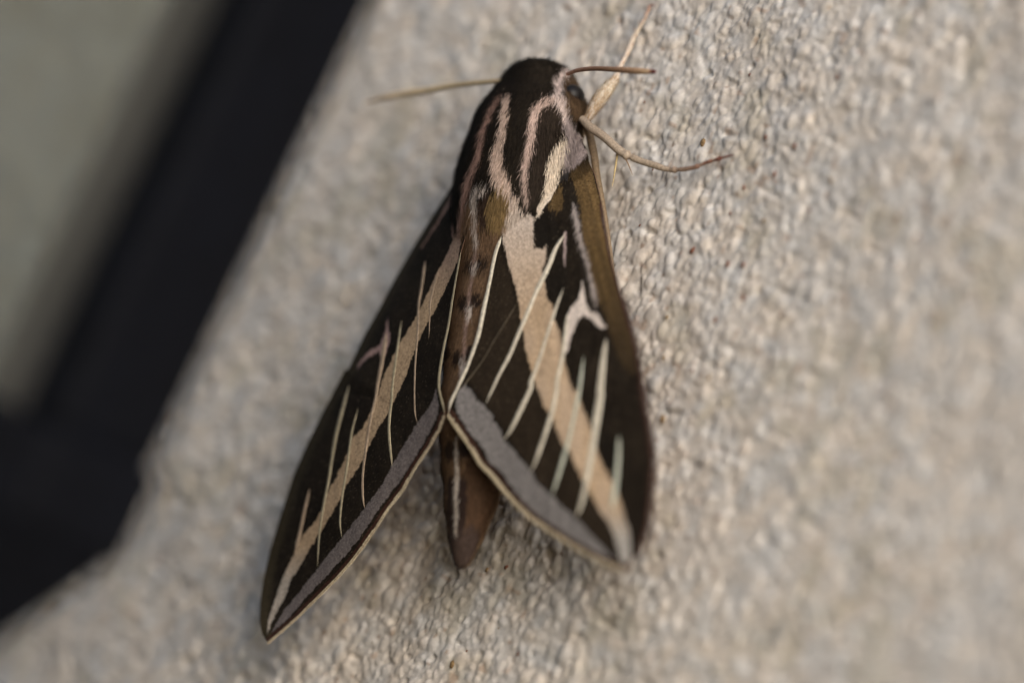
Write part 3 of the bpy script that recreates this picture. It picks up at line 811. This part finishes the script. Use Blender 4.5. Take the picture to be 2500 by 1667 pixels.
fringe(R_costa[5:-1], 1500, HR, rw, pig(46, 34, 29), 1, .75, -.6)

# --- eye, antennae, legs
def lathe_obj(name, P, rad, colr, parent, mat=M_LEG, n=12, flat=None, joints=()):
    rad = np.interp(np.linspace(0, 1, 200), np.linspace(0, 1, len(rad)), rad)
    for t in joints:      # a swelling just before each joint, a waist after it
        u = np.linspace(0, 1, 200) - t
        rad = rad * (1 + .35 * np.exp(-((u + .012) / .012) ** 2) - .3 * np.exp(-((u - .012) / .010) ** 2))
    V, Fa = tube(P, rad, n, flat)
    N = len(P)
    C = np.vstack([np.repeat(np.asarray(colr), n, 0), colr[0], colr[-1]])
    return link(name, mesh_np(name, V, Fa, mat, C), parent)

def px_path(pts, n):
    """pts: (x, y, height off the wall)"""
    q = smooth(np.array(pts, float), n)
    return unproj(q[:, :2], q[:, 2])

def ramp(stops, n):
    a = np.array([s[0] for s in stops]); b = np.array([s[1] for s in stops])
    t = np.linspace(0, 1, n)
    return np.stack([np.interp(t, a, b[:, k]) for k in range(3)], 1)

def on(c, H): return [(x, y, h) for (x, y), h in zip(c, H)]

def skin_H(p):
    """height at which the line of sight through p meets the body"""
    for H in np.arange(10, .3, -.05):
        q = unproj([p], H)[0]
        T, l = q @ AXT, q @ AXL
        hc, w, b = (np.interp(T, S[:, 0], S[:, k]) for k in (1, 2, 3))
        if (l / w) ** 2 + ((H - hc) / b) ** 2 < 1:
            return H
    return 4.0
ep = c1((1030, 395))[0]
ec = unproj([ep], skin_H(ep) - .45)[0]; print('eye', ep, ec, ec @ AXL, ec @ AXT)
def ellipsoid(center, ax, n=20):
    u = np.linspace(0, np.pi, n); v = np.linspace(0, 2 * np.pi, 2 * n, endpoint=False)
    D = np.stack([np.sin(u)[:, None] * np.cos(v), np.sin(u)[:, None] * np.sin(v), np.cos(u)[:, None] + 0 * v], -1).reshape(-1, 3)
    return center + D @ np.array(ax), grid_faces(n, 2 * n, True)
V, Fa = ellipsoid(ec, [AXL * .75, AXT * 1.15 * .75 + AXN * 0, AXN * .95])
EYE = (V, Fa)
link("eye", mesh_np("eye", V, Fa, M_EYE), moth)
V, Fa = ellipsoid(ec - 2 * AXL * (ec @ AXL), [AXL * .75, AXT * .86, AXN * .95])
link("eye", mesh_np("eye", V, Fa, M_EYE), moth)

n = 40
P = px_path(on(c1((985, 240), (1060, 212), (1180, 200), (1330, 206), (1480, 216), (1605, 222)), (6.3, 6.5, 6.7, 6.9, 7.0, 7.0)), n)
ant = lathe_obj("antenna", P, (.14, .17, .18, .20, .24, .26, .16), ramp([(0, pig(120, 92, 80)), (.4, pig(104, 78, 60)), (.75, pig(140, 112, 88)), (.95, pig(165, 140, 112)), (1, pig(120, 60, 50))], n), moth)
V, Fa = ellipsoid(P[-1], [AXL * .24, AXT * .17, AXN * .16], 10)
link("tip", mesh_np("tip", V, Fa, M_LEG, np.tile(pig(72, 30, 28), (len(V), 1))), ant)
P = px_path([(1275, 205, 6.2)] + on(c1((545, 286), (400, 296), (200, 316), (0, 352)), (6.7, 7.0, 7.1, 7.1)) + [(960, 234, 7.1), (890, 251, 7.0)], n)
ant = lathe_obj("antenna", P, (.15, .19, .22, .25, .28, .25, .08), ramp([(0, pig(120, 108, 88)), (.45, pig(156, 142, 116)), (.8, pig(180, 162, 134)), (1, pig(160, 140, 116))], n), moth)

LEGC = [(0, pig(124, 111, 97)), (.3, pig(140, 127, 112)), (.6, pig(132, 119, 104)), (.85, pig(112, 80, 66)), (1, pig(88, 46, 42))]
# middle leg reaching right
P = px_path(on(c1((1090, 560), (1150, 620), (1250, 690), (1370, 795), (1480, 850), (1600, 890), (1730, 925), (1880, 912), (2000, 868), (2160, 822)),
               (4.0, 3.8, 3.4, 2.8, 2.2, 1.6, 1.0, .8, .6, .45)), 140)
leg = lathe_obj("leg", P, (.3, .36, .34, .34, .34, .28, .26, .27, .2, .18, .16, .12, .14, .06), ramp(LEGC, 140), moth, joints=(.36, .66, .8, .88, .94))
def spur(pts, r, c, parent, name="spur"):
    P = px_path(pts, 10)
    lathe_obj(name, P, (r, r * .9, r * .2), np.tile(c, (10, 1)), parent, n=6)
MID = P
spur(on(c1((1345, 800), (1332, 900), (1308, 1045)), (2.7, 2.5, 2.2)), .09, pig(165, 148, 110), leg)
spur(on(c1((1385, 810), (1420, 880), (1455, 965)), (2.7, 2.4, 1.9)), .06, pig(105, 84, 60), leg)
spur(on(c1((1725, 915), (1735, 935), (1720, 950)), (1.0, .9, .9)), .05, pig(120, 100, 70), leg, "spine")
spur(on(c1((2150, 825), (2170, 815), (2180, 830)), (.5, .45, .4)), .05, pig(80, 44, 40), leg, "claw")
# fore leg: swollen hairy shin, thin spiny foot stretching up the wall
P = px_path(on(c1((1110, 580), (1140, 540), (1180, 475), (1230, 400), (1285, 330), (1325, 280), (1355, 205), (1390, 140), (1430, 60), (1465, -30)), (3.4, 3.4, 3.3, 3.1, 2.8, 2.5, 2.0, 1.6, 1.2, .8)) + [(1575, 45, .6), (1586, 14, .45)], 90)
fore = lathe_obj("leg", P, (.22, .36, .5, .58, .54, .38, .22, .2, .18, .22, .2, .17, .15, .13, .12), ramp([(0, pig(166, 154, 143)), (.3, pig(170, 161, 144)), (.45, pig(170, 156, 143)), (.8, pig(164, 152, 136)), (1, pig(120, 92, 82))], 90), moth)
for k, t in enumerate(np.linspace(.47, .95, 14)):
    b = P[int(t * 89)]
    q = proj(b)[0]; H = -b[1]
    sg = 1 if k % 2 else -.4
    spur([(q[0] - 2 * sg, q[1], H), (q[0] + 5 * sg, q[1] - 5, H), (q[0] + 10 * sg, q[1] - 13, H - .1)], .05, pig(150, 120, 95), fore, "spine")
spur([(1584, 16, .5), (1594, 12, .4), (1600, 18, .35)], .07, pig(96, 60, 52), fore, "claw")
# hind leg folded along the wing's edge
P = px_path(on(c1((1100, 560), (1135, 640), (1160, 740), (1182, 850), (1196, 960)), (3.6, 3.0, 2.6, 2.4, 2.2)) + [(1475, 520, 2.0), (1490, 610, 1.7), (1500, 680, 1.2)], 40)
lathe_obj("leg", P, (.3, .32, .3, .26, .22, .18, .14, .1), ramp([(0, pig(80, 66, 50)), (.5, pig(106, 90, 70)), (1, pig(112, 98, 80))], 40), moth)

# short hairs on the swollen shin
def fur_path(Pth, rad, t0, t1, n, c, L0, parent):
    N = len(Pth); T = np.gradient(Pth, axis=0); T /= np.linalg.norm(T, axis=1)[:, None]
    i = rng.integers(int(t0 * N), int(t1 * N), n)
    r = np.interp(np.linspace(0, 1, N), np.linspace(0, 1, len(rad)), rad)[i]
    v = rng.normal(size=(n, 3)); v -= (v * T[i]).sum(1)[:, None] * T[i]; v /= np.linalg.norm(v, axis=1)[:, None]
    V, Fa, C = ribbons(Pth[i] + v * r[:, None] * .95, T[i] + v * .35 + .2 * rng.normal(size=(n, 3)), v, L0 * (.6 + .7 * rng.random(n)), .03 + 0 * r, np.tile(c, (n, 1)) * (.75 + .5 * rng.random((n, 1))), .1)
    link("fur", mesh_np("fur", V, Fa, M_FUR, C), parent, kind="stuff")
Pf = px_path(on(c1((1110, 580), (1140, 540), (1180, 475), (1230, 400), (1285, 330), (1325, 280)), (3.4, 3.4, 3.3, 3.1, 2.8, 2.5)), 40)
fur_path(Pf, (.25, .45, .58, .56, .45, .3), .05, .98, 900, pig(152, 130, 104), .5, fore)

fur_path(MID, (.3, .36, .34, .34, .34, .28, .26, .27, .2, .18, .16, .12, .14, .06), .05, .97, 900, pig(132, 119, 104), .16, leg)
